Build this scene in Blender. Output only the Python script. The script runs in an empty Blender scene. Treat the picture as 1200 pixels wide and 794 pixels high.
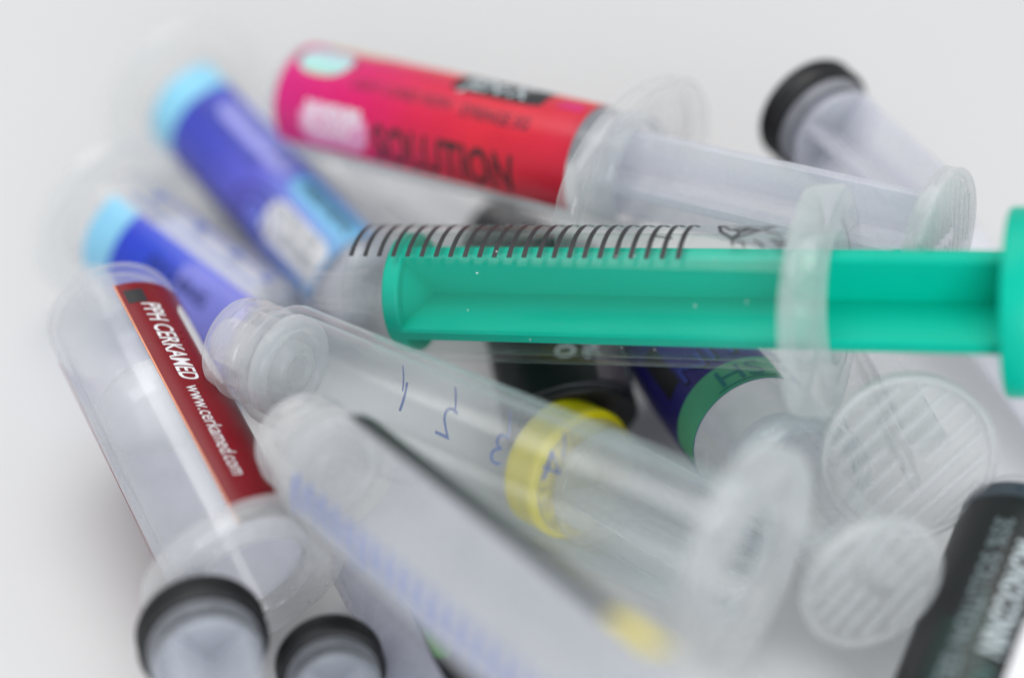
import bpy, bmesh, math, random
from mathutils import Vector, Matrix

# ------------------------------------------------------------------ camera, world, lamps, exposure
MM = 0.001
sc = bpy.context.scene
COL = sc.collection
R = math.radians
random.seed(7)

cam_d = bpy.data.cameras.new('camera')
cam = bpy.data.objects.new('camera', cam_d)
COL.objects.link(cam)
cam.location = (0.0, -0.13153, 0.14043)
cam.rotation_euler = (R(48), 0, 0)
cam_d.lens = 65
cam_d.sensor_width = 36
cam_d.clip_start = 0.005
cam_d.clip_end = 20
cam_d.dof.use_dof = True
cam_d.dof.focus_distance = 0.1745
cam_d.dof.aperture_fstop = 6.0
sc.camera = cam

world = bpy.data.worlds.new('World')
sc.world = world
world.use_nodes = True
bg = world.node_tree.nodes['Background']
bg.inputs['Color'].default_value = (0.96, 0.975, 1.0, 1)
bg.inputs['Strength'].default_value = 0.50


def area_lamp(name, loc, target, size, power, colour):
    d = bpy.data.lights.new(name, 'AREA')
    d.shape = 'RECTANGLE'
    d.size, d.size_y = size
    d.energy = power
    d.color = colour
    o = bpy.data.objects.new(name, d)
    COL.objects.link(o)
    o.location = loc
    o.rotation_euler = (Vector(target) - Vector(loc)).to_track_quat('-Z', 'Y').to_euler()
    return o


area_lamp('ceiling_softbox', (-0.10, 0.22, 0.66), (0, 0.02, 0), (0.56, 0.44), 2.2, (1.0, 0.985, 0.96))
area_lamp('front_fill', (0.14, -0.76, 0.34), (0, 0, 0.01), (0.50, 0.45), 3.7, (0.93, 0.97, 1.0))  # fill lamp added in front to brighten the plastic facing the camera

sc.view_settings.view_transform = 'Standard'
sc.view_settings.look = 'None'
sc.view_settings.exposure = 0.22
sc.view_settings.gamma = 1.0
sc.view_settings.use_curve_mapping = False
cy = sc.cycles
cy.max_bounces = 18
cy.diffuse_bounces = 8
cy.glossy_bounces = 4
cy.transmission_bounces = 8
cy.transparent_max_bounces = 64
cy.caustics_reflective = False
cy.caustics_refractive = False
cy.use_denoising = True
cy.sample_clamp_indirect = 6


# ------------------------------------------------------------------ materials
def srgb(r, g, b):
    f = lambda c: (c / 255 / 12.92) if c <= 10 else ((c / 255 + 0.055) / 1.055) ** 2.4
    return (f(r), f(g), f(b), 1)


def new_mat(name):
    m = bpy.data.materials.new(name)
    m.use_nodes = True
    nt = m.node_tree
    nt.nodes.clear()
    out = nt.nodes.new('ShaderNodeOutputMaterial')
    return m, nt, out


def obj_noise(nt, scale, detail=4, stretch=None):
    tc = nt.nodes.new('ShaderNodeTexCoord')
    no = nt.nodes.new('ShaderNodeTexNoise')
    no.inputs['Scale'].default_value = scale
    no.inputs['Detail'].default_value = detail
    if stretch:
        mp = nt.nodes.new('ShaderNodeMapping')
        mp.inputs['Scale'].default_value = stretch
        nt.links.new(tc.outputs['Object'], mp.inputs['Vector'])
        nt.links.new(mp.outputs['Vector'], no.inputs['Vector'])
    else:
        nt.links.new(tc.outputs['Object'], no.inputs['Vector'])
    return no


def ramp(nt, src, lo, hi, a, b):
    mr = nt.nodes.new('ShaderNodeMapRange')
    mr.inputs['From Min'].default_value = lo
    mr.inputs['From Max'].default_value = hi
    mr.inputs['To Min'].default_value = a
    mr.inputs['To Max'].default_value = b
    nt.links.new(src, mr.inputs['Value'])
    return mr.outputs['Result']


def plastic_clear(name, milk, edge, tint=(0.80, 0.84, 0.88), clear=(0.965, 0.975, 0.98), gloss=1.0, rough=0.13, power=2.2):
    """Milky polypropylene seen wall by wall: mostly see-through face on, cloudier where the wall is seen edgewise."""
    m, nt, out = new_mat(name)
    L = nt.links.new
    tr = nt.nodes.new('ShaderNodeBsdfTransparent')
    tr.inputs['Color'].default_value = (*clear, 1)
    df = nt.nodes.new('ShaderNodeBsdfDiffuse')
    df.inputs['Color'].default_value = (*tint, 1)
    tl = nt.nodes.new('ShaderNodeBsdfTranslucent')
    tl.inputs['Color'].default_value = (*tint, 1)
    body = nt.nodes.new('ShaderNodeMixShader')
    body.inputs[0].default_value = 0.5
    L(df.outputs[0], body.inputs[1])
    L(tl.outputs[0], body.inputs[2])
    lw = nt.nodes.new('ShaderNodeLayerWeight')
    lw.inputs['Blend'].default_value = 0.5
    pw = nt.nodes.new('ShaderNodeMath')
    pw.operation = 'POWER'
    L(lw.outputs['Facing'], pw.inputs[0])
    pw.inputs[1].default_value = power
    no = obj_noise(nt, 260, 5)
    nz = ramp(nt, no.outputs['Fac'], 0.3, 0.7, 0.78, 1.22)
    mu = nt.nodes.new('ShaderNodeMath')
    mu.operation = 'MULTIPLY_ADD'
    L(pw.outputs[0], mu.inputs[0])
    mu.inputs[1].default_value = edge
    mu.inputs[2].default_value = milk
    mm = nt.nodes.new('ShaderNodeMath')
    mm.operation = 'MULTIPLY'
    mm.use_clamp = True
    L(mu.outputs[0], mm.inputs[0])
    L(nz, mm.inputs[1])
    mix = nt.nodes.new('ShaderNodeMixShader')
    L(mm.outputs[0], mix.inputs[0])
    L(tr.outputs[0], mix.inputs[1])
    L(body.outputs[0], mix.inputs[2])
    gl = nt.nodes.new('ShaderNodeBsdfGlossy')
    n2 = obj_noise(nt, 420, 4)
    L(ramp(nt, n2.outputs['Fac'], 0.3, 0.7, rough * 0.7, rough * 1.5), gl.inputs['Roughness'])
    # Schlick reflectance from the facing ratio: the same for the near and the far side of a thin wall
    p5 = nt.nodes.new('ShaderNodeMath')
    p5.operation = 'POWER'
    L(lw.outputs['Facing'], p5.inputs[0])
    p5.inputs[1].default_value = 5.0
    fm = nt.nodes.new('ShaderNodeMath')
    fm.operation = 'MULTIPLY_ADD'
    L(p5.outputs[0], fm.inputs[0])
    fm.inputs[1].default_value = 0.55 * gloss
    fm.inputs[2].default_value = 0.028 * gloss
    fin = nt.nodes.new('ShaderNodeMixShader')
    L(fm.outputs[0], fin.inputs[0])
    L(mix.outputs[0], fin.inputs[1])
    L(gl.outputs[0], fin.inputs[2])
    L(fin.outputs[0], out.inputs['Surface'])
    return m


def solid(name, colour, rough=0.4, spec=0.5, var=0.06, scale=300, sss=0.0, bump=0.0, stops=None, axis='Z', lo=0, hi=1, coat=0.0):
    """Opaque plastic, rubber or print; stops = gradient of the print along an axis of the object (mm)."""
    m, nt, out = new_mat(name)
    L = nt.links.new
    p = nt.nodes.new('ShaderNodeBsdfPrincipled')
    L(p.outputs[0], out.inputs['Surface'])
    p.inputs['Roughness'].default_value = rough
    p.inputs['Specular IOR Level'].default_value = spec
    p.inputs['Coat Weight'].default_value = coat
    p.inputs['Coat Roughness'].default_value = 0.12
    if sss:
        p.inputs['Subsurface Weight'].default_value = sss
        p.inputs['Subsurface Radius'].default_value = (0.4, 1.0, 0.8)
        p.inputs['Subsurface Scale'].default_value = 0.001
    no = obj_noise(nt, scale, 5)
    hs = nt.nodes.new('ShaderNodeHueSaturation')
    L(ramp(nt, no.outputs['Fac'], 0.25, 0.75, 1 - var, 1 + var), hs.inputs['Value'])
    if stops:
        tc = nt.nodes.new('ShaderNodeTexCoord')
        sp = nt.nodes.new('ShaderNodeSeparateXYZ')
        L(tc.outputs['Object'], sp.inputs[0])
        f = ramp(nt, sp.outputs[axis], lo * MM, hi * MM, 0, 1)
        cr = nt.nodes.new('ShaderNodeValToRGB')
        while len(cr.color_ramp.elements) < len(stops):
            cr.color_ramp.elements.new(0.5)
        for e, (pos, c) in zip(cr.color_ramp.elements, stops):
            e.position = pos
            e.color = c
        L(f, cr.inputs[0])
        L(cr.outputs[0], hs.inputs['Color'])
    else:
        hs.inputs['Color'].default_value = colour
    L(hs.outputs[0], p.inputs['Base Color'])
    L(ramp(nt, no.outputs['Fac'], 0.25, 0.75, rough * 0.85, min(1, rough * 1.2)), p.inputs['Roughness'])
    if bump:
        b = nt.nodes.new('ShaderNodeBump')
        b.inputs['Strength'].default_value = bump
        b.inputs['Distance'].default_value = 0.0002
        L(no.outputs['Fac'], b.inputs['Height'])
        L(b.outputs[0], p.inputs['Normal'])
    return m


M = {}
M['clear'] = plastic_clear('clear_polypropylene', 0.070, 0.80, tint=(0.96, 0.965, 0.985), clear=(0.99, 0.992, 0.995), power=4.5, rough=0.13, gloss=1.15)
M['crystal'] = plastic_clear('clear_barrel_plastic', 0.004, 0.30, rough=0.07, power=6, tint=(0.85, 0.93, 0.92), clear=(0.985, 0.992, 0.99), gloss=0.6)
M['bluish'] = plastic_clear('bluish_clear_polypropylene', 0.070, 0.90, tint=(0.90, 0.95, 0.985), clear=(0.978, 0.988, 0.993), power=4.5, rough=0.11, gloss=1.3)
M['frost'] = plastic_clear('frosted_polypropylene', 0.14, 0.85, tint=(0.96, 0.97, 0.98), clear=(0.99, 0.993, 0.993), rough=0.14, power=4, gloss=1.2)
M['cap'] = plastic_clear('milky_nozzle_polypropylene', 0.26, 0.75, tint=(0.96, 0.965, 0.98), clear=(0.985, 0.988, 0.99), rough=0.14, power=3.5, gloss=1.2)
M['tip'] = plastic_clear('moulded_tip_polypropylene', 0.32, 0.80, tint=(0.97, 0.975, 0.985), clear=(0.985, 0.988, 0.99), rough=0.12, power=3, gloss=1.4)
M['gel'] = solid('pale_gel', (0.74, 0.77, 0.86, 1), 0.5, 0.3, 0.04)
M['thin'] = plastic_clear('thin_clear_plastic', 0.11, 0.80, tint=(0.97, 0.985, 0.985), clear=(0.992, 0.995, 0.993), rough=0.12, power=4, gloss=1.2)
M['rod'] = plastic_clear('milky_rod_plastic', 0.42, 0.40, tint=(0.88, 0.89, 0.95), clear=(0.98, 0.98, 0.99), rough=0.25, power=3)
M['grey_rod'] = plastic_clear('grey_milky_rod_plastic', 0.30, 0.45, tint=(0.84, 0.87, 0.93), clear=(0.97, 0.975, 0.985), rough=0.22, power=3)
M['green'] = solid('green_plastic', (0.0, 0.48, 0.335, 1), 0.4, 0.15, 0.03, 200, bump=0.03)
M['rubber'] = solid('black_rubber', (0.012, 0.012, 0.014, 1), 0.42, 0.4, 0.15)
M['yellow'] = solid('yellow_rubber', srgb(246, 226, 20), 0.38, 0.4, 0.04)
M['paper'] = solid('label_back', (0.88, 0.88, 0.93, 1), 0.6, 0.3, 0.03)
M['white_ink'] = solid('white_print', (0.80, 0.80, 0.82, 1), 0.5)
M['black_ink'] = solid('black_print', (0.012, 0.013, 0.016, 1), 0.45)
M['blue_ink'] = solid('blue_print', srgb(48, 92, 184), 0.5)
M['pale_blue_ink'] = solid('pale_blue_print', srgb(84, 114, 200), 0.5)
M['navy'] = solid('dark_navy_ink', srgb(46, 54, 130), 0.45)
M['grey_ink'] = solid('grey_print', srgb(110, 124, 128), 0.5)
M['pale_ink'] = solid('pale_grey_print', srgb(185, 196, 200), 0.5)


# ------------------------------------------------------------------ mesh helpers (millimetres)
def obj(name, verts, faces, mats, parent=None, midx=None, smooth=True, angle=35):
    me = bpy.data.meshes.new(name)
    me.from_pydata([(x * MM, y * MM, z * MM) for x, y, z in verts], [], faces)
    bm = bmesh.new()
    bm.from_mesh(me)
    if midx is None:
        bmesh.ops.recalc_face_normals(bm, faces=bm.faces)
    bm.to_mesh(me)
    bm.free()
    for m in (mats if isinstance(mats, (list, tuple)) else [mats]):
        me.materials.append(m)
    if midx:
        me.polygons.foreach_set('material_index', midx)
    if smooth:
        me.shade_smooth()
        me.set_sharp_from_angle(angle=R(angle))
    me.update()
    o = bpy.data.objects.new(name, me)
    COL.objects.link(o)
    if parent:
        o.parent = parent
    return o


REF = Vector((0, -0.743, 0.669))


def thing(name, label, cat, p, q, roll=0.0, group='dental syringes in the pile'):
    """An Empty at p whose local Z runs to q and whose local X faces up and towards the front; returns it and the length in mm."""
    p, q = Vector(p), Vector(q)
    z = (q - p).normalized()
    x = (REF - z * REF.dot(z)).normalized()
    y = z.cross(x)
    m = Matrix((x, y, z)).transposed().to_4x4() @ Matrix.Rotation(R(roll), 4, 'Z')
    m.translation = p * MM
    e = bpy.data.objects.new(name, None)
    e.empty_display_size = 0.004
    COL.objects.link(e)
    e.matrix_world = m
    e['label'] = label
    e['category'] = cat
    if group:
        e['group'] = group
    return e, (q - p).length


def lathe(name, prof, mat, parent, n=80, loop=True, angle=35, wob=None):
    """Closed profile (r, z) turned about Z; loop=False means the profile starts and ends on the axis."""
    V, Fc = [], []
    k = len(prof)
    rows = []
    for r, z in prof:
        if r < 1e-6:
            rows.append([len(V)])
            V.append((0, 0, z))
        else:
            s = len(V)
            rows.append(list(range(s, s + n)))
            for i in range(n):
                a = 2 * math.pi * i / n
                rr = r * (wob(a, z) if wob else 1)
                V.append((rr * math.cos(a), rr * math.sin(a), z))
    for j in range(k if loop else k - 1):
        a, b = rows[j], rows[(j + 1) % k]
        for i in range(n):
            i2 = (i + 1) % n
            if len(a) == 1 and len(b) == 1:
                continue
            if len(a) == 1:
                Fc.append((a[0], b[i2], b[i]))
            elif len(b) == 1:
                Fc.append((a[i], a[i2], b[0]))
            else:
                Fc.append((a[i], a[i2], b[i2], b[i]))
    return obj(name, V, Fc, mat, parent, angle=angle)


def arc(cx, cz, r, a0, a1, n=6):
    return [(cx + r * math.cos(R(a0 + (a1 - a0) * i / n)), cz + r * math.sin(R(a0 + (a1 - a0) * i / n))) for i in range(n + 1)]


def barrel(parent, ro, ri, L, bore, mat, shoulder=1.6):
    """Tube with a rounded closed front end (a hole of radius bore) and an open rear end."""
    t = ro - ri
    outer = arc(ro - shoulder, shoulder, shoulder, -90, 0, 8)
    inner = arc(ri - shoulder * 0.7, t + shoulder * 0.7 + 0.3, shoulder * 0.7, 0, -90, 8)
    prof = [(bore, 0)] + outer + [(ro, L * 0.5), (ro, L - 0.25), (ro - 0.2, L), (ri + 0.2, L), (ri, L - 0.25), (ri, L * 0.5)] + inner + [(bore, t + 0.3)]
    return lathe('barrel', prof, mat, parent)


def nozzle(parent, mat, bore=1.0, collar=4.3, length=8.0, thread=True):
    """Luer cone with a threaded skirt round it, in front of the barrel (negative z)."""
    prof = [(bore, 0.6), (bore, -length - 1.0)] + arc(bore + 0.5, -length - 1.0, 0.45, 180, 360, 6) + [(bore + 1.25, 0.6)]
    o = lathe('nozzle', prof, mat, parent, n=48)
    if thread:
        ri, w = collar - 0.85, []
        outer = [(collar, 0.15)]
        z = -0.9
        outer += [(collar + 0.1, -0.5)]
        while z > -length + 1.4:
            outer += [(collar, z), (collar + 0.28, z - 0.28), (collar + 0.28, z - 0.62), (collar, z - 0.95)]
            z -= 1.75
        prof = outer + [(collar, -length + 0.3)] + arc(collar - 0.42, -length + 0.3, 0.42, 0, -180, 6) + [(ri, -length + 0.3), (ri, 0.15)]
        lathe('luer_collar', prof, mat, parent, n=72, angle=50)
    return o


def end_wall(parent, ri, mat):
    """Thick inner face at the front end of an empty barrel: a rounded outer ring, a recess and a small raised ring round the bore."""
    prof = [(1.4, 0.9), (1.4, 2.6)] + arc(2.0, 2.6, 0.55, 180, 0, 6) + [(2.7, 1.7), (ri - 1.5, 1.7)] + arc(ri - 0.75, 2.1, 0.7, 190, 0, 8) + [(ri - 0.08, 1.3), (ri - 0.6, 0.9)]
    return lathe('end_wall', prof, mat, parent, n=72, angle=45)


def flange(parent, z, hole, rx, ry, mat, th=1.7, sq=2.2, turn=0.0, lip=True, n=96, name='finger_flange'):
    """Finger flange: a rounded oval plate with a round hole and a low rim round the edge."""
    V, Fc = [], []
    rings = []

    def outline(a):
        c, s = math.cos(a - R(turn)), math.sin(a - R(turn))
        return (abs(c / rx) ** sq + abs(s / ry) ** sq) ** (-1 / sq)
    hw = 0.35
    spec = [('h', 0.15, z), ('h', 0.9, z - 0.1), ('o', -1.2, z), ('o', -0.6, z - hw * (1 if lip else 0)), ('o', -0.2, z - hw * 0.8 * (1 if lip else 0)), ('o', 0, z + 0.3), ('o', 0, z + th - 0.35),
            ('o', -0.3, z + th), ('o', -1.1, z + th), ('o', -1.6, z + th - (0.35 if lip else 0)), ('h', 1.3, z + th - (0.35 if lip else 0)), ('h', 0.7, z + th), ('h', 0.25, z + th), ('h', 0, z + th - 0.25), ('h', 0, z + 0.2)]
    for kind, dr, zz in spec:
        row = []
        for i in range(n):
            a = 2 * math.pi * i / n
            r = (hole if kind == 'h' else outline(a)) + dr
            row.append(len(V))
            V.append((r * math.cos(a), r * math.sin(a), zz))
        rings.append(row)
    for j in range(len(rings)):
        a, b = rings[j], rings[(j + 1) % len(rings)]
        for i in range(n):
            Fc.append((a[i], a[(i + 1) % n], b[(i + 1) % n], b[i]))
    return obj(name, V, Fc, mat, parent, angle=40)


def prism(name, sections, mat, parent, angle=35):
    """Loft of closed outlines [(points xy, z), ...] with capped ends."""
    V, Fc = [], []
    n = len(sections[0][0])
    for pts, z in sections:
        V += [(x, y, z) for x, y in pts]
    for j in range(len(sections) - 1):
        for i in range(n):
            a, b = j * n + i, j * n + (i + 1) % n
            Fc.append((a, b, b + n, a + n))
    Fc.append(tuple(range(n))[::-1])
    Fc.append(tuple(range((len(sections) - 1) * n, len(sections) * n)))
    return obj(name, V, Fc, mat, parent, angle=angle)


def cross_outline(r, w, turn=0.0):
    h = w / 2
    e = 0.25
    pts = []
    for k in range(4):
        a = R(turn + 90 * k)
        for x, y in ((h + 0.3, h + 0.05) if False else (h, -h), (r - e, -h), (r, -h + e), (r, h - e), (r - e, h)):
            if (x, y) == (h, -h) and k > 5:
                continue
            pts.append((x * math.cos(a) - y * math.sin(a), x * math.sin(a) + y * math.cos(a)))
    return pts


def rod(parent, r, w, z0, z1, mat, turn=0.0, r1=None):
    r1 = r1 or r
    return prism('plunger_rod', [(cross_outline(r, w, turn), z0), (cross_outline((r + r1) / 2, w, turn), (z0 + z1) / 2), (cross_outline(r1, w, turn), z1)], mat, parent)


def disc(name, parent, r, z0, z1, mat, bev=0.35, n=72):
    prof = [(0, z0), (r - bev, z0)] + arc(r - bev, z0 + bev, bev, -90, 0, 4)[1:] + arc(r - bev, z1 - bev, bev, 0, 90, 4) + [(0, z1)]
    return lathe(name, prof, mat, parent, n=n, loop=False)


def thumb_rest(parent, r, z, th, mat, rib_mat, turn=0.0, gap=1.6, rib=0.7, rim=True):
    """Round thumb pad with a raised rim and parallel grip ribs on its rear face."""
    e = 0.3
    prof = [(0, z), (r - e, z)] + arc(r - e, z + e, e, -90, 0, 4)[1:] + [(r, z + th + 0.1), (r - 0.15, z + th + 0.35), (r - 0.5, z + th + 0.35), (r - 0.7, z + th - 0.15), (0, z + th - 0.15)]
    d = lathe('thumb_rest', prof, mat, parent, n=84, loop=False)
    if rim and rib_mat is not M['green']:
        lathe('rim', arc(r - 0.3, z + th + 0.1, 0.40, 0, 330, 11), M['cap'], d, n=84)
    V, Fc = [], []
    y = -r + 1.5
    while y < r - 1.3:
        hx = math.sqrt(max(0.1, (r - 0.95) ** 2 - y * y))
        segs = [(-hx, hx)] if abs(y) > r * 0.35 else [(-hx, -0.8), (0.8, hx)]
        for xa, xb in segs:
            s = len(V)
            for zz, hy in ((z + th - 0.25, rib / 2), (z + th + 0.12, rib / 2), (z + th + 0.3, rib / 4)):
                for x, yy in ((xa, y - hy), (xb, y - hy), (xb, y + hy), (xa, y + hy)):
                    c, sn = math.cos(R(turn)), math.sin(R(turn))
                    V.append((x * c - yy * sn, x * sn + yy * c, zz))
            for j in range(2):
                for i in range(4):
                    a, b = s + j * 4 + i, s + j * 4 + (i + 1) % 4
                    Fc.append((a, b, b + 4, a + 4))
            Fc.append((s + 8, s + 9, s + 10, s + 11))
            Fc.append((s + 3, s + 2, s + 1, s))
        y += gap
    o = obj('grip_ribs', V, Fc, rib_mat, d, smooth=False)
    o['kind'] = 'stuff'
    return d


def sector(name, r, z0, z1, a0, a1, mats, parent, th=0.06, round_c=0.0, step=4.0):
    """A curved sheet on a cylinder (label, sticker, colour band): printed face, back face and edges. Angles in degrees about Z."""
    na = max(2, int(abs(a1 - a0) / step))
    nz = 8 if round_c else 2
    V, Fc, mi = [], [], []
    wz = z1 - z0
    for side, rr in ((0, r + th), (1, r)):
        for j in range(nz + 1):
            t = j / nz
            z = z0 + wz * t
            ins = 0.0
            if round_c:
                d = min(z - z0, z1 - z)
                if d < round_c:
                    ins = round_c - math.sqrt(max(0, round_c ** 2 - (round_c - d) ** 2))
                # denser rows near the ends
            ia = math.degrees(ins / r)
            for i in range(na + 1):
                a = R(a0 + ia + (a1 - a0 - 2 * ia) * i / na)
                V.append((rr * math.cos(a), rr * math.sin(a), z))
    N = (nz + 1) * (na + 1)
    ix = lambda s, j, i: s * N + j * (na + 1) + i
    two = len(mats) > 1
    for j in range(nz):
        for i in range(na):
            Fc.append((ix(0, j, i), ix(0, j, i + 1), ix(0, j + 1, i + 1), ix(0, j + 1, i)))
            mi.append(0)
            Fc.append((ix(1, j, i), ix(1, j + 1, i), ix(1, j + 1, i + 1), ix(1, j, i + 1)))
            mi.append(1 if two else 0)
    for j in range(nz):
        Fc.append((ix(0, j, 0), ix(0, j + 1, 0), ix(1, j + 1, 0), ix(1, j, 0)))
        mi.append(0)
        Fc.append((ix(0, j, na), ix(1, j, na), ix(1, j + 1, na), ix(0, j + 1, na)))
        mi.append(0)
    for i in range(na):
        Fc.append((ix(0, 0, i), ix(1, 0, i), ix(1, 0, i + 1), ix(0, 0, i + 1)))
        mi.append(0)
        Fc.append((ix(0, nz, i), ix(0, nz, i + 1), ix(1, nz, i + 1), ix(1, nz, i)))
        mi.append(0)
    if a1 < a0:
        Fc = [f[::-1] for f in Fc]
    return obj(name, V, Fc, mats, parent, midx=mi, angle=40)


def label_sheet(parent, r, z0, z1, a0, a1, mat):
    return sector('label', r, z0, z1, a0, a1, [mat, M['paper']], parent)


_glyphs = {}


def glyph_mesh(text, bold, shear):
    key = (text, bold, shear)
    if key not in _glyphs:
        cu = bpy.data.curves.new('lettering', 'FONT')
        cu.body = text
        cu.size = 1.0
        cu.offset = bold
        cu.shear = shear
        cu.resolution_u = 3
        o = bpy.data.objects.new('lettering', cu)
        COL.objects.link(o)
        dg = bpy.context.evaluated_depsgraph_get()
        me = o.evaluated_get(dg).to_mesh()
        bm = bmesh.new()
        bm.from_mesh(me)
        bmesh.ops.triangulate(bm, faces=bm.faces)
        bmesh.ops.subdivide_edges(bm, edges=[e for e in bm.edges if e.calc_length() > 0.3], cuts=2)
        vs = [(v.co.x, v.co.y) for v in bm.verts]
        fs = [tuple(v.index for v in f.verts) for f in bm.faces]
        bm.free()
        o.evaluated_get(dg).to_mesh_clear()
        bpy.data.objects.remove(o)
        bpy.data.curves.remove(cu)
        _glyphs[key] = (vs, fs)
    return _glyphs[key]


def lettering(parent, text, r, z, phi, size, mat, length=None, flip=False, around=False, bold=0.0, shear=0.0, name='lettering', lift=0.03):
    """Printed text on a cylinder of radius r. Along the axis by default, round it when around=True; length = printed length in mm."""
    vs, fs = glyph_mesh(text, bold, shear)
    x0, x1 = min(v[0] for v in vs), max(v[0] for v in vs)
    sx = (length / (x1 - x0)) if length else size
    V = []
    g = -1 if flip else 1
    for x, y in vs:
        tx, ty = (x - x0) * sx * g, y * size * g
        if around:
            a, zz = R(phi) + tx / r, z + ty
        else:
            a, zz = R(phi) - ty / r, z + tx
        V.append(((r + lift) * math.cos(a), (r + lift) * math.sin(a), zz))
    return obj(name, V, fs, mat, parent, smooth=False)


def strokes(parent, name, r, lines, w, mat, lift=0.03):
    """Printed pen lines on a cylinder: each line is a list of (z mm, arc mm measured from angle 0)."""
    V, Fc = [], []
    for ln in lines:
        pts = []
        for (za, sa), (zb, sb) in zip(ln[:-1], ln[1:]):
            d = math.hypot(zb - za, sb - sa)
            k = max(1, int(d / 0.5))
            pts += [(za + (zb - za) * i / k, sa + (sb - sa) * i / k) for i in range(k)]
        pts.append(ln[-1])
        for i, (zz, ss) in enumerate(pts):
            a, b = pts[max(0, i - 1)], pts[min(len(pts) - 1, i + 1)]
            dz, ds = b[0] - a[0], b[1] - a[1]
            l = math.hypot(dz, ds) or 1
            nz, ns = -ds / l * w / 2, dz / l * w / 2
            for g in (1, -1):
                t = (ss + ns * g) / r
                V.append(((r + lift) * math.cos(t), (r + lift) * math.sin(t), zz + nz * g))
            if i:
                n = len(V)
                Fc.append((n - 4, n - 3, n - 1, n - 2))
    return obj(name, V, Fc, mat, parent, smooth=False)


def ticks(parent, r, z0, step, count, phi0, phi1, w, mat, long_every=0, long_phi=None, name='scale_markings'):
    A = lambda d: r * R(d)
    lines = []
    for k in range(count):
        b = long_phi if long_every and k % long_every == 0 else phi1
        lines.append([(z0 + k * step, A(phi0)), (z0 + k * step, A(b))])
    return strokes(parent, name, r, lines, w, mat)


def piston(parent, r, z0, z1, mat, waist=0.55):
    """Rubber piston with two sealing rings, a waist and a shallow cone in front."""
    h = z1 - z0
    prof = [(0, z0 - 1.2), (r * 0.45, z0 - 0.8), (r - 0.7, z0 - 0.1), (r - 0.15, z0 + 0.1), (r, z0 + 0.4), (r, z0 + h * 0.22), (r - waist * 0.9, z0 + h * 0.34), (r - waist, z0 + h * 0.6), (r, z0 + h * 0.74),
            (r, z1 - 0.4), (r - 0.15, z1 - 0.12), (r - 0.45, z1), (0, z1)]
    return lathe('piston', prof, mat, parent, n=72, loop=False, angle=50)


# ------------------------------------------------------------------ the surface
def table():
    m, nt, out = new_mat('white_surface')
    L = nt.links.new
    p = nt.nodes.new('ShaderNodeBsdfPrincipled')
    L(p.outputs[0], out.inputs['Surface'])
    no = obj_noise(nt, 9, 4)
    mx = nt.nodes.new('ShaderNodeMix')
    mx.data_type = 'RGBA'
    mx.inputs[6].default_value = (0.64, 0.645, 0.65, 1)
    mx.inputs[7].default_value = (0.69, 0.69, 0.693, 1)
    L(no.outputs['Fac'], mx.inputs[0])
    L(mx.outputs[2], p.inputs['Base Color'])
    p.inputs['Roughness'].default_value = 0.42
    n2 = obj_noise(nt, 60, 3)
    b = nt.nodes.new('ShaderNodeBump')
    b.inputs['Strength'].default_value = 0.08
    b.inputs['Distance'].default_value = 0.002
    L(n2.outputs['Fac'], b.inputs['Height'])
    L(b.outputs[0], p.inputs['Normal'])
    s = 1500
    o = obj('tabletop', [(-s, -s, 0), (s, -s, 0), (s, s, 0), (-s, s, 0)], [(0, 1, 2, 3)], m, smooth=False)
    o['kind'] = 'structure'


table()


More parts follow.
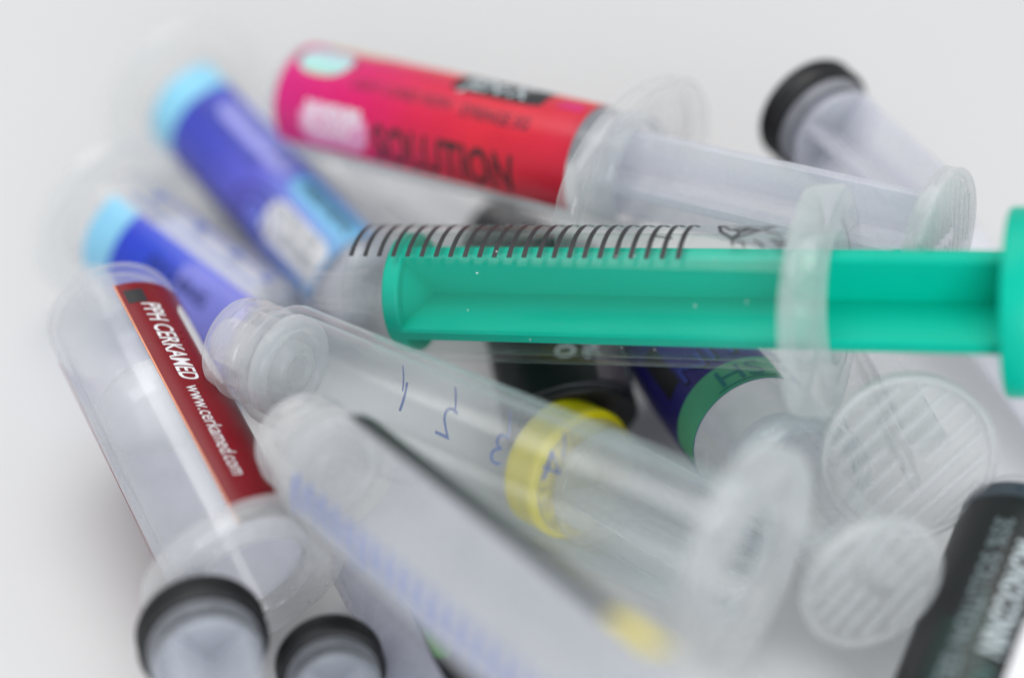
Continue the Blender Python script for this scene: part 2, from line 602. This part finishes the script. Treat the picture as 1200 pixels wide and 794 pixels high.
# ------------------------------------------------------------------ the syringes
def green_syringe():
    t, L = thing('syringe', 'syringe with a bright green plunger and black scale marks, across the top of the pile', 'syringe', (-14.7, 9.1, 20.2), (28.1, -3.9, 30.4))
    ro, ri = 6.65, 5.9
    b = barrel(t, ro, ri, L + 0.8, 1.0, M['crystal'], 1.9)
    nozzle(t, M['clear'], 0.9, 3.6, 5.0, thread=False)
    flange(t, L - 1.2, ri, 11.6, 9.2, M['cap'], th=3.0, sq=2.3, turn=40, lip=True)
    ticks(b, ro, 1.2, 1.49, 23, -100, -29, 0.5, M['black_ink'])
    # emblem after the last mark: a scribbled triangle over small broken letters
    A = lambda d: ro * R(d)
    strokes(b, 'emblem', ro, [[(36.6, A(-78)), (37.2, A(-62)), (38.6, A(-51)), (40.2, A(-60)), (42.0, A(-76)), (36.6, A(-80)), (38.0, A(-66)), (39.6, A(-72)), (38.6, A(-52))],
                              [(38.5, A(-70)), (40.6, A(-68)), (39.2, A(-62)), (37.8, A(-68))]], 0.36, M['black_ink'])
    strokes(b, 'lettering', ro, [[(38.6, A(-50)), (38.8, A(-43))], [(38.9, A(-48)), (39.7, A(-47)), (39.9, A(-41))], [(40.6, A(-49)), (41.4, A(-45)), (41.6, A(-41))],
                                 [(42.0, A(-50)), (44.0, A(-50))], [(42.4, A(-46)), (44.0, A(-45)), (42.8, A(-42))], [(41.2, A(-64)), (43.0, A(-56))], [(31.0, A(-55)), (33.0, A(-51))]], 0.24, M['black_ink'])
    g = M['green']
    rd = random.Random(3)
    sp = strokes(b, 'dust_specks', ro, [[(z, ro * R(p)), (z + rd.uniform(0.08, 0.22), ro * R(p + rd.uniform(-1, 1)))] for z, p in ((rd.uniform(5, L - 4), rd.uniform(-38, 60)) for _ in range(11))], 0.09, M['white_ink'])
    sp['kind'] = 'stuff'
    disc('piston', t, ri - 0.05, 4.4, 6.2, g, 0.4)
    lathe('plunger_boss', [(0, 6.0), (5.0, 6.0), (3.2, 7.0), (1.4, 8.0), (0, 8.0)], g, t, n=48, loop=False)
    rod(t, 5.84, 1.5, 5.8, 62.8, g, turn=-42)
    # little ridge that keeps the plunger in the barrel
    a = R(-131)
    c = (5.55 * math.cos(a), 5.55 * math.sin(a))
    prism('stop_ridge', [([(c[0] - .5, c[1] - .5), (c[0] + .5, c[1] - .5), (c[0] + .5, c[1] + .5), (c[0] - .5, c[1] + .5)], L + 5.8),
                         ([(c[0] - .35, c[1] - .6), (c[0] + .35, c[1] - .6), (c[0] + .35, c[1] + .4), (c[0] - .35, c[1] + .4)], L + 6.5)], g, t)
    thumb_rest(t, 8.4, 62.6, 2.4, g, g, turn=45, gap=1.1)


def clear_syringe_with_digits():
    t, L = thing('syringe', 'empty milky clear syringe barrel with small blue digits, under the green plunger syringe', 'syringe', (-22.5, -2.8, 21.8), (18.3, -32.0, 26.8))
    ro, ri = 5.95, 5.1
    b = barrel(t, ro, ri, L, 2.0, M['bluish'], 1.7)
    end_wall(t, ri, M['tip'])
    nozzle(t, M['cap'], 1.3, 4.7, 5.0)
    flange(t, L - 0.6, ri, 10.0, 9.4, M['cap'], th=2.2, sq=2.1, turn=90)
    A = lambda d: ro * R(d)
    # digits on the far wall, read from outside, so mirrored from above
    for txt, z, ph in (('1', 11.5, 178), ('2', 17.6, 172), ('3', 23.6, 168), ('4', 29.6, 172)):
        lettering(b, txt, ro, z, ph, 4.4, M['blue_ink'], flip=True, bold=-0.014)
    lines = []
    for k, z in enumerate((10.8, 17.0, 23.2, 29.2)):
        lines.append([(z, A(222)), (z + 0.2, A(196))])
    for k in range(30):
        z = 6 + k * 1.4
        lines.append([(z, A(262)), (z, A(252))])
    strokes(b, 'scale_markings', ro, lines, 0.22, M['blue_ink'])


def clear_syringe_with_label():
    t, L = thing('syringe', 'clear syringe lowest in front with a label showing a black edge and a yellow end', 'syringe', (-16.7, -17.1, 23.2), (8.1, -52.5, 33.9))
    ro, ri = 5.45, 4.75
    b = barrel(t, ro, ri, 56, 2.0, M['frost'], 1.5)
    end_wall(t, ri, M['tip'])
    nozzle(t, M['tip'], 1.1, 4.5, 4.6)
    flange(t, 55.3, ri, 10, 9, M['frost'], th=2.0, turn=90)
    lab = solid('black_label_print', (0.02, 0.022, 0.024, 1), 0.4, stops=[(0.0, (0.015, 0.017, 0.018, 1)), (0.86, (0.03, 0.035, 0.04, 1)), (0.87, srgb(240, 220, 60)), (1.0, srgb(240, 220, 60))], lo=3.2, hi=46)
    label_sheet(b, ro + 0.02, 3.2, 45.5, -60, -291, lab)
    ticks(b, ro, 5.0, 2.1, 20, 16, 46, 0.6, M['pale_blue_ink'], 5, 54)


def red_label_syringe():
    t, L = thing('syringe', 'milky syringe with a dark red label band and white lettering at the left', 'syringe', (-41.5, 10.8, 17.5), (-23.8, -22.0, 12.5))
    ro, ri = 6.6, 5.8
    b = barrel(t, ro, ri, L, 1.0, M['clear'], 2.6)
    nozzle(t, M['frost'], 0.8, 3.0, 2.6, thread=False)
    flange(t, L - 1.4, ri, 9.8, 9.4, M['cap'], th=1.8, turn=0)
    red = solid('dark_red_label_print', srgb(150, 4, 26), 0.3, 0.3, coat=0.0, stops=[(0, srgb(122, 0, 18)), (0.93, srgb(122, 0, 18)), (0.96, srgb(30, 18, 22)), (1, srgb(30, 18, 22))], lo=3, hi=36)
    lb = label_sheet(b, ro + 0.02, 4.6, L - 1.6, -25, -282, red)
    rl = ro + 0.09
    sector('trim_line', rl, 4.6, L - 1.6, -26.3, -25.1, [solid('orange_trim_print', srgb(232, 150, 110), 0.4)], lb, th=0.02)
    sector('print_block', rl, 5.6, 7.4, -47, -30, [M['black_ink']], lb, th=0.02)
    lettering(lb, 'PPH CERKAMED', rl, 7.6, -40, 2.7, M['white_ink'], length=10.8, bold=0.016, shear=0.25)
    lettering(lb, 'www.cerkamed.com', rl, 19.2, -40, 2.2, M['white_ink'], length=11.5, shear=0.2)
    sector('side_panel', rl, 7.0, 18.0, -92, -74, [M['white_ink']], lb, th=0.02, round_c=0.8)
    lathe('piston', [(0, 12.5), (4.6, 13.2), (5.8, 14.0), (5.8, 16.5), (5.0, 17.2), (0, 17.2)], M['thin'], t, n=60, loop=False)


def blue_syringe(p, q, label, variant):
    t, L = thing('syringe', label, 'syringe', p, q)
    ro, ri = (6.3, 5.5)
    b = barrel(t, ro, ri, L, 1.0, M['clear'], 1.8)
    nozzle(t, M['frost'], 0.9, 3.4, 2.0, thread=False)
    flange(t, L - 0.5, ri, 10.6, 10.2, M['thin'], th=1.6, turn=0)
    lathe('gel', [(0, 1.8), (ri - 1.6, 1.8), (ri - 0.06, 3.2), (ri - 0.06, L - 9.0), (0, L - 9.0)], M['gel'], t, n=60, loop=False)
    rl = ro + 0.09
    if variant == 0:
        z0, z1 = 4.0, L - 7.6
        st = [(0, srgb(124, 182, 232)), (0.22, srgb(120, 150, 228)), (0.5, srgb(96, 96, 205)), (0.78, srgb(66, 74, 190)), (1, srgb(54, 66, 180))]
        m = solid('blue_violet_label_print', srgb(70, 80, 200), 0.36, coat=0.0, stops=st, lo=z0, hi=z1)
        lb = label_sheet(b, ro + 0.02, z0, z1 + 4.6, -100, 48, m)
        sector('end_band', rl, z1, z1 + 4.6, -100, 48, [solid('light_blue_label_print', srgb(140, 208, 236), 0.4)], lb, th=0.02)
        sector('sticker', rl, z0 + 0.5, z0 + 11.5, -44, 2, [M['white_ink']], lb, th=0.03, round_c=0.8)
        sector('print_block', rl, z0 + 0.2, z0 + 12, 12, 40, [solid('sky_blue_label_print', srgb(120, 196, 240), 0.4)], lb, th=0.02, round_c=0.6)
        sector('pale_panel', rl, z0 + 13.2, z1 - 3, 14, 42, [solid('lavender_label_print', srgb(150, 152, 226), 0.4)], lb, th=0.02, round_c=0.8)
        lettering(lb, 'PHOSPHORIC ACID 37', rl + 0.05, z1 - 3.6, 28, 1.7, M['navy'], length=13, flip=True)
        sector('side_print', rl, z0 + 13, z1 - 1, -98, -52, [solid('navy_label_print', srgb(52, 58, 140), 0.4)], lb, th=0.02)
        r2 = rl + 0.05
        lettering(lb, 'ANESTHETIC', r2, z0 + 10.8, 22, 2.3, M['black_ink'], length=9.5, flip=True, bold=0.02)
        lettering(lb, 'STERILE GEL', r2, z0 + 10.3, -12, 1.7, M['grey_ink'], length=8, flip=True)
        lettering(lb, 'LOT 0412', r2, z0 + 8, -30, 1.7, M['grey_ink'], length=6.5, flip=True, bold=0.02)
        lettering(lb, 'ETCHING GEL', rl, z1 - 1.5, 0, 2.4, solid('navy_print', srgb(52, 62, 150), 0.4), length=13, flip=True, bold=0.01)
        strokes(lb, 'emblem', rl, [[(z0 + 13 + 2.6 * math.cos(a / 9 * math.pi), rl * R(-35) + 2.0 * math.sin(a / 9 * math.pi)) for a in range(-2, 13)],
                                   [(z0 + 13 + 4.3 * math.cos(a / 9 * math.pi), rl * R(-35) + 3.4 * math.sin(a / 9 * math.pi)) for a in range(-4, 10)]], 0.6, solid('indigo_print', srgb(70, 66, 150), 0.4))
    else:
        z0, z1 = 1.0, L - 7.0
        st = [(0, srgb(120, 112, 222)), (0.35, srgb(82, 100, 220)), (0.75, srgb(40, 72, 210)), (1, srgb(38, 62, 200))]
        m = solid('bright_blue_label_print', srgb(50, 80, 210), 0.36, coat=0.0, stops=st, lo=z0, hi=z1)
        lb = label_sheet(b, ro + 0.02, z0, z1 + 4.2, -120, 26, m)
        sector('end_band', rl, z1, z1 + 4.2, -120, 26, [solid('pale_blue_label_print', srgb(140, 206, 238), 0.4)], lb, th=0.02)
        sector('pale_panel', rl, z0, z1 - 9, -40, 20, [solid('light_violet_label_print', srgb(132, 136, 228), 0.4)], lb, th=0.015, round_c=1.0)
        lettering(lb, 'ETCHING', rl + 0.04, z1 - 5, -12, 2.2, solid('dark_navy_print', srgb(34, 50, 120), 0.4), length=9, flip=True, bold=0.03)
        for k, (txt, z) in enumerate((('5', z1 + 1.5), ('4', z1 - 5), ('3', z1 - 11), ('2', z1 - 16))):
            lettering(b, txt, ro, z, 52, 2.6, M['blue_ink'], flip=True, bold=0.03)
        strokes(b, 'scale_markings', ro, [[(z1 + 3, ro * R(38)), (z0 + 2, ro * R(38))], [(z1 + 2, ro * R(66)), (z0 + 2, ro * R(66))]], 0.3, M['pale_blue_ink'])


def magenta_syringe():
    t, L = thing('syringe', 'syringe with a magenta to red label, its clear plunger drawn out, behind the green one', 'syringe', (-24.5, 43.8, 19.8), (12.6, 19.8, 26.8))
    ro, ri = 6.1, 5.35
    b = barrel(t, ro, ri, L + 0.5, 0.9, M['frost'], 1.8)
    nozzle(t, M['frost'], 0.8, 3.0, 2.5, thread=False)
    flange(t, L - 0.8, ri, 14.0, 8.8, M['frost'], th=1.8, sq=2.1, turn=-140)
    st = [(0, srgb(204, 24, 122)), (0.3, srgb(212, 0, 100)), (0.5, srgb(208, 16, 70)), (0.72, srgb(212, 28, 52)), (1, srgb(204, 20, 52))]
    m = solid('magenta_red_label_print', srgb(210, 20, 80), 0.32, coat=0.05, stops=st, lo=0.3, hi=40)
    lb = label_sheet(b, ro + 0.02, 1.8, 40.0, -176, 62, m)
    rl = ro + 0.09
    sector('top_band', rl, 11, 39.5, -130, -62, [solid('scarlet_label_print', srgb(222, 62, 44), 0.36)], lb, th=0.02)
    sector('print_block', rl, 23.0, 34.4, -80, -38, [M['black_ink']], lb, th=0.03, round_c=0.3)
    lettering(lb, 'JEN-X', rl + 0.06, 24.2, -44, 3.8, M['pale_ink'], length=8, bold=0.015)
    sector('hologram_sticker', rl, 2.2, 10.5, -62, -20, [solid('hologram_foil', srgb(170, 215, 215), 0.25, stops=[(0, srgb(176, 120, 190)), (0.35, srgb(190, 222, 224)), (0.7, srgb(160, 220, 214)), (1, srgb(216, 170, 60))], axis='Y', lo=-6.0, hi=-1.5)], lb, th=0.03, round_c=3.4)
    sector('foil_rim', rl, 3.5, 13.0, -88, -64, [solid('gold_foil', srgb(206, 150, 40), 0.3)], lb, th=0.03, round_c=1.8)
    sector('sticker', rl, 5.5, 14.8, 8, 52, [solid('pink_white_sticker', srgb(224, 150, 190), 0.45)], lb, th=0.03, round_c=1.4)
    r2 = rl + 0.06
    lettering(lb, '24 HOURS', r2, 6.3, 24, 2.6, M['white_ink'], length=7.6, bold=0.03)
    lettering(lb, 'FLOW', r2, 6.6, 39, 2.0, M['white_ink'], length=6.0, bold=0.01)
    wine = solid('wine_print', srgb(96, 18, 46), 0.4)
    lettering(lb, 'LIGHT CURED RESIN', rl, 11.5, -14, 1.8, wine, length=13, bold=0.01)
    lettering(lb, 'SYRINGE 5G', rl, 26.0, -10, 2.0, wine, length=8.5, bold=0.02)
    lettering(lb, 'SOLUTION', rl, 15.6, 54, 5.8, M['black_ink'], length=18.0, bold=0.02)
    sector('violet_patch', rl, 36.2, 39.0, -58, -44, [solid('violet_red_print', srgb(206, 20, 104), 0.4)], lb, th=0.02)
    rod(t, 4.7, 1.2, 42.0, 76.8, M['rod'], turn=32)
    lathe('piston', [(0, 40.5), (5.2, 40.8), (5.3, 42.5), (0, 42.6)], M['rod'], t, n=60, loop=False)
    thumb_rest(t, 7.2, 76.5, 1.3, M['thin'], M['cap'], turn=-50, gap=1.2, rib=0.4)


def violet_syringe():
    t, L = thing('syringe', 'syringe with a dark violet label and a green HS band, below the green plunger', 'syringe', (16.9, 17.9, 7.9), (30.5, -27.8, 19.5))
    ro, ri = 6.6, 5.8
    LB = 34.0
    b = barrel(t, ro, ri, LB, 1.0, M['frost'], 1.6)
    nozzle(t, M['frost'], 0.9, 3.4, 4.0, thread=False)
    flange(t, LB - 0.6, ri, 7.6, 7.2, M['bluish'], th=1.4)
    m = solid('dark_violet_label_print', srgb(46, 42, 120), 0.34, 0.35, coat=0.0)
    lb = label_sheet(b, ro + 0.02, 0.6, 24.8, -48, 170, m)
    rl = ro + 0.09
    sector('colour_band', rl, 20.6, 24.8, -47.5, 80, [solid('green_band_print', srgb(84, 172, 134), 0.45)], lb, th=0.02)
    lettering(lb, 'HS', rl + 0.05, 24.0, 4, 3.9, solid('teal_print', srgb(40, 124, 128), 0.5), around=True, flip=True, bold=0.0, length=4.6)
    strokes(lb, 'underline', rl + 0.02, [[(24.3, rl * R(10)), (24.3, rl * R(-46))]], 0.18, solid('teal_line_print', srgb(40, 124, 128), 0.5))
    sector('print_block', rl, 10.0, 18.0, 30, 50, [M['black_ink']], lb, th=0.02)
    lettering(lb, 'NIT', rl + 0.05, 19.5, 28, 4.4, M['black_ink'], around=True, flip=True, length=7.5, bold=0.02)
    lettering(lb, 'NIT', rl + 0.08, 19.3, 27, 4.0, solid('royal_blue_print', srgb(50, 66, 160), 0.4), around=True, flip=True, length=7.0)
    lettering(b, '2', ro, 24.0, -58, 3.4, M['blue_ink'], around=True, flip=True, bold=0.02)
    strokes(b, 'scale_markings', ro, [[(z, ro * R(-52)), (z, ro * R(-74))] for z in (13, 18.6, 24.6)], 0.3, M['blue_ink'])
    rod(t, 4.5, 1.1, 30.0, L - 0.4, M['frost'], turn=40)
    disc('piston', t, 5.05, 28.5, 30.0, M['grey_rod'])
    thumb_rest(t, 6.4, L - 0.6, 1.3, M['thin'], M['cap'], turn=-68, gap=1.7)


def black_label_syringe():
    t, L = thing('syringe', 'syringe with a black label and white sticker at the lower right corner', 'syringe', (48.6, -15.9, 14.8), (38.2, -36.8, 11.0))
    ro, ri = 6.6, 5.8
    b = barrel(t, ro, ri, 46, 1.0, M['clear'], 2.0)
    nozzle(t, M['frost'], 0.9, 3.4, 3.0, thread=False)
    flange(t, 45.4, ri, 10, 9, M['frost'], th=1.8)
    m = solid('charcoal_label_print', (0.016, 0.016, 0.018, 1), 0.36, 0.35, coat=0.0)
    lb = label_sheet(b, ro + 0.02, 2.0, 42, -150, 120, m)
    rl = ro + 0.09
    sector('edge_band', rl, 2.1, 3.6, -140, 118, [solid('slate_band_print', srgb(72, 80, 90), 0.3)], lb, th=0.02)
    lettering(lb, 'MONOCONIN', rl, 8.2, 28, 3.0, M['pale_ink'], length=11.8, bold=0.03)
    lettering(lb, '35% SOLUTION GEL', rl, 6.2, 50, 2.4, M['grey_ink'], length=18, bold=0.02)
    sector('deep_green_band', rl, 14, 41, 12, 62, [solid('deep_green_print', srgb(14, 40, 36), 0.4)], lb, th=0.01, round_c=2.5)  # deep green rounded band on the black label
    lettering(lb, 'NET WT 3G', rl + 0.05, 21.5, 26, 2.6, solid('dim_green_print', srgb(70, 100, 96), 0.5), length=12, bold=0.02)
    st = sector('sticker', rl, 12.0, 40, -26, 4, [M['white_ink']], lb, th=0.04, round_c=1.2)
    lettering(st, 'EXP 2019-07 REF 0051', rl + 0.06, 14.0, -20, 2.4, M['grey_ink'], length=22, bold=0.02)


def dark_tube_syringe():
    t, L = thing('syringe', 'black labelled syringe with a pale percent sign, just below the green plunger syringe', 'syringe', (2.6, 21.7, 13.2), (6.0, 4.3, 7.4))
    ro, ri = 6.9, 6.1
    b = barrel(t, ro, ri, L, 1.0, M['clear'], 1.6)
    m = solid('black_green_label_print', (0.006, 0.010, 0.010, 1), 0.4, 0.3, coat=0.0)
    lb = label_sheet(b, ro + 0.02, 0.8, L - 0.1, -178, 178, m)
    disc('end_cap', t, ro + 0.08, L - 0.1, L + 1.0, M['rubber'])
    rl = ro + 0.09
    lettering(lb, '10', rl, 12.9, 2, 3.0, M['pale_ink'], length=2.6, bold=0.01)
    lettering(lb, '%', rl, 13.4, -21, 2.8, M['pale_ink'], length=2.4, bold=0.0)
    sector('gloss_band', rl, 0.9, L - 0.5, -66, -30, [solid('taupe_painted_gloss', srgb(84, 76, 80), 0.3)], lb, th=0.02)  # gloss along the tube's side, painted in as a taupe strip
    lettering(lb, 'FOR DENTAL USE ONLY', rl + 0.04, 2.0, -66, 1.4, M['pale_ink'], length=16)


def beige_tube_syringe():
    t, L = thing('syringe', 'plain clear syringe with a black piston, half hidden beneath the magenta label', 'syringe', (-17.6, 49.9, 7.2), (0.0, 33.0, 6.4))
    ro, ri = 5.5, 4.8
    barrel(t, ro, ri, 30, 1.0, M['clear'], 1.6)
    nozzle(t, M['frost'], 0.9, 3.4, 4.0, thread=False)
    piston(t, ri, 20.5, 27.0, M['rubber'])
    flange(t, 29.3, ri, 9, 5.6, M['frost'], th=1.5, turn=90)


def front_tube_syringe():
    t, L = thing('syringe', 'syringe with a dark label flecked green, under the one with the black edged label', 'syringe', (-13.2, -11.9, 5.7), (-4.2, -31.0, 5.5))
    ro, ri = 5.2, 4.5
    b = barrel(t, ro, ri, L + 9, 1.0, M['rod'], 1.6)
    lb = label_sheet(b, ro + 0.02, 2, L + 7, -6, -190, solid('dark_grey_label_print', (0.02, 0.02, 0.024, 1), 0.4))
    rl = ro + 0.09
    sector('colour_fleck', rl, 14.5, 19, -26, -8, [solid('leaf_green_print', srgb(70, 150, 50), 0.4)], lb, th=0.02, round_c=1.0)
    sector('colour_dash', rl, 9.5, 13.5, -34, -20, [solid('dark_red_fleck_print', srgb(110, 24, 24), 0.4)], lb, th=0.02, round_c=0.8)
    flange(t, L + 8, ri, 8, 5.3, M['frost'], th=1.5, turn=90)


def loose_plunger(label, p, q, r, mat, L, rod_mat, turn, thumb=6.0, plen=2.9, cat='plunger', group='plungers with a rubber piston'):
    t, _ = thing('syringe_plunger', label, cat, p, q, group=group)
    piston(t, r, -plen, 0.0, mat, 0.08 if mat is M['yellow'] else 0.55)
    # stepped head behind the rubber, then the ribbed rod
    disc('rod_head', t, r - 0.75, 0.0, 1.1, rod_mat, 0.3)
    lathe('rod_neck', [(0, 1.0), (r - 2.0, 1.0), (r - 2.0, 2.5), (0, 2.5)], M['grey_rod'], t, n=48, loop=False)
    disc('rod_collar', t, r - 0.9, 2.4, 3.3, rod_mat, 0.3)
    rod(t, r - 1.0, 1.1, 3.2, L, rod_mat, turn=turn)
    if thumb:
        thumb_rest(t, thumb, L - 0.2, 1.3, M['thin'], M['thin'])
    return t


green_syringe()
clear_syringe_with_digits()
clear_syringe_with_label()
red_label_syringe()
blue_syringe((-14.5, 22.9, 7.1), (-40.0, 57.1, 10.7), 'blue to violet labelled syringe with a white sticker, farther of the two blue ones', 0)
blue_syringe((-25.8, 17.6, 5.7), (-46.0, 35.3, 8.9), 'bright blue labelled syringe with a pale blue end band, beside the dark red label', 1)
magenta_syringe()
violet_syringe()
black_label_syringe()
dark_tube_syringe()
beige_tube_syringe()
front_tube_syringe()
loose_plunger('larger plunger with a black rubber piston, below the red labelled syringe', (-26.6, -30.4, 13.6), (-22.5, -44.4, 17.5), 5.7, M['rubber'], 34, M['grey_rod'], 12)
loose_plunger('smaller plunger with a black rubber piston at the bottom edge, half cut off', (-15.9, -29.7, 8.5), (-12.8, -42.8, 13.4), 4.9, M['rubber'], 30, M['grey_rod'], 20)
loose_plunger('plunger with a black rubber piston behind the drawn clear plunger, upper right', (32.9, 30.4, 25.8), (43.7, 10.0, 25.6), 6.1, M['rubber'], 17, M['rod'], 30, thumb=0)
loose_plunger('plunger with a bright yellow rubber piston, seen through the clear barrel with blue digits', (7.0, -3.9, 7.2), (18.3, -16.6, 11.0), 6.9, M['yellow'], 19, M['frost'], 25, thumb=5.2, plen=4.2)


def ribbed_plunger():
    t, L = thing('syringe_plunger', 'clear plunger whose big round ribbed thumb rest faces up beside the black label', 'plunger', (35.9, 7.7, 11.2), (35.7, -14.4, 20.9), group=None)
    rod(t, 4.0, 1.0, 0, L - 0.3, M['frost'], turn=20)
    thumb_rest(t, 7.9, L - 0.5, 1.3, M['thin'], M['cap'], turn=-42, gap=1.7)


def white_plunger():
    t, L = thing('syringe_plunger', 'plain white plunger rod lying under the green thumb rest at the right edge', 'plunger', (50.8, 20.0, 9.8), (59.2, -1.0, 7.5), group=None)
    rod(t, 4.5, 1.2, -10, L + 12, M['rod'], turn=10)
    disc('rod_head', t, 4.6, -12, -9.8, M['rod'])


ribbed_plunger()
white_plunger()
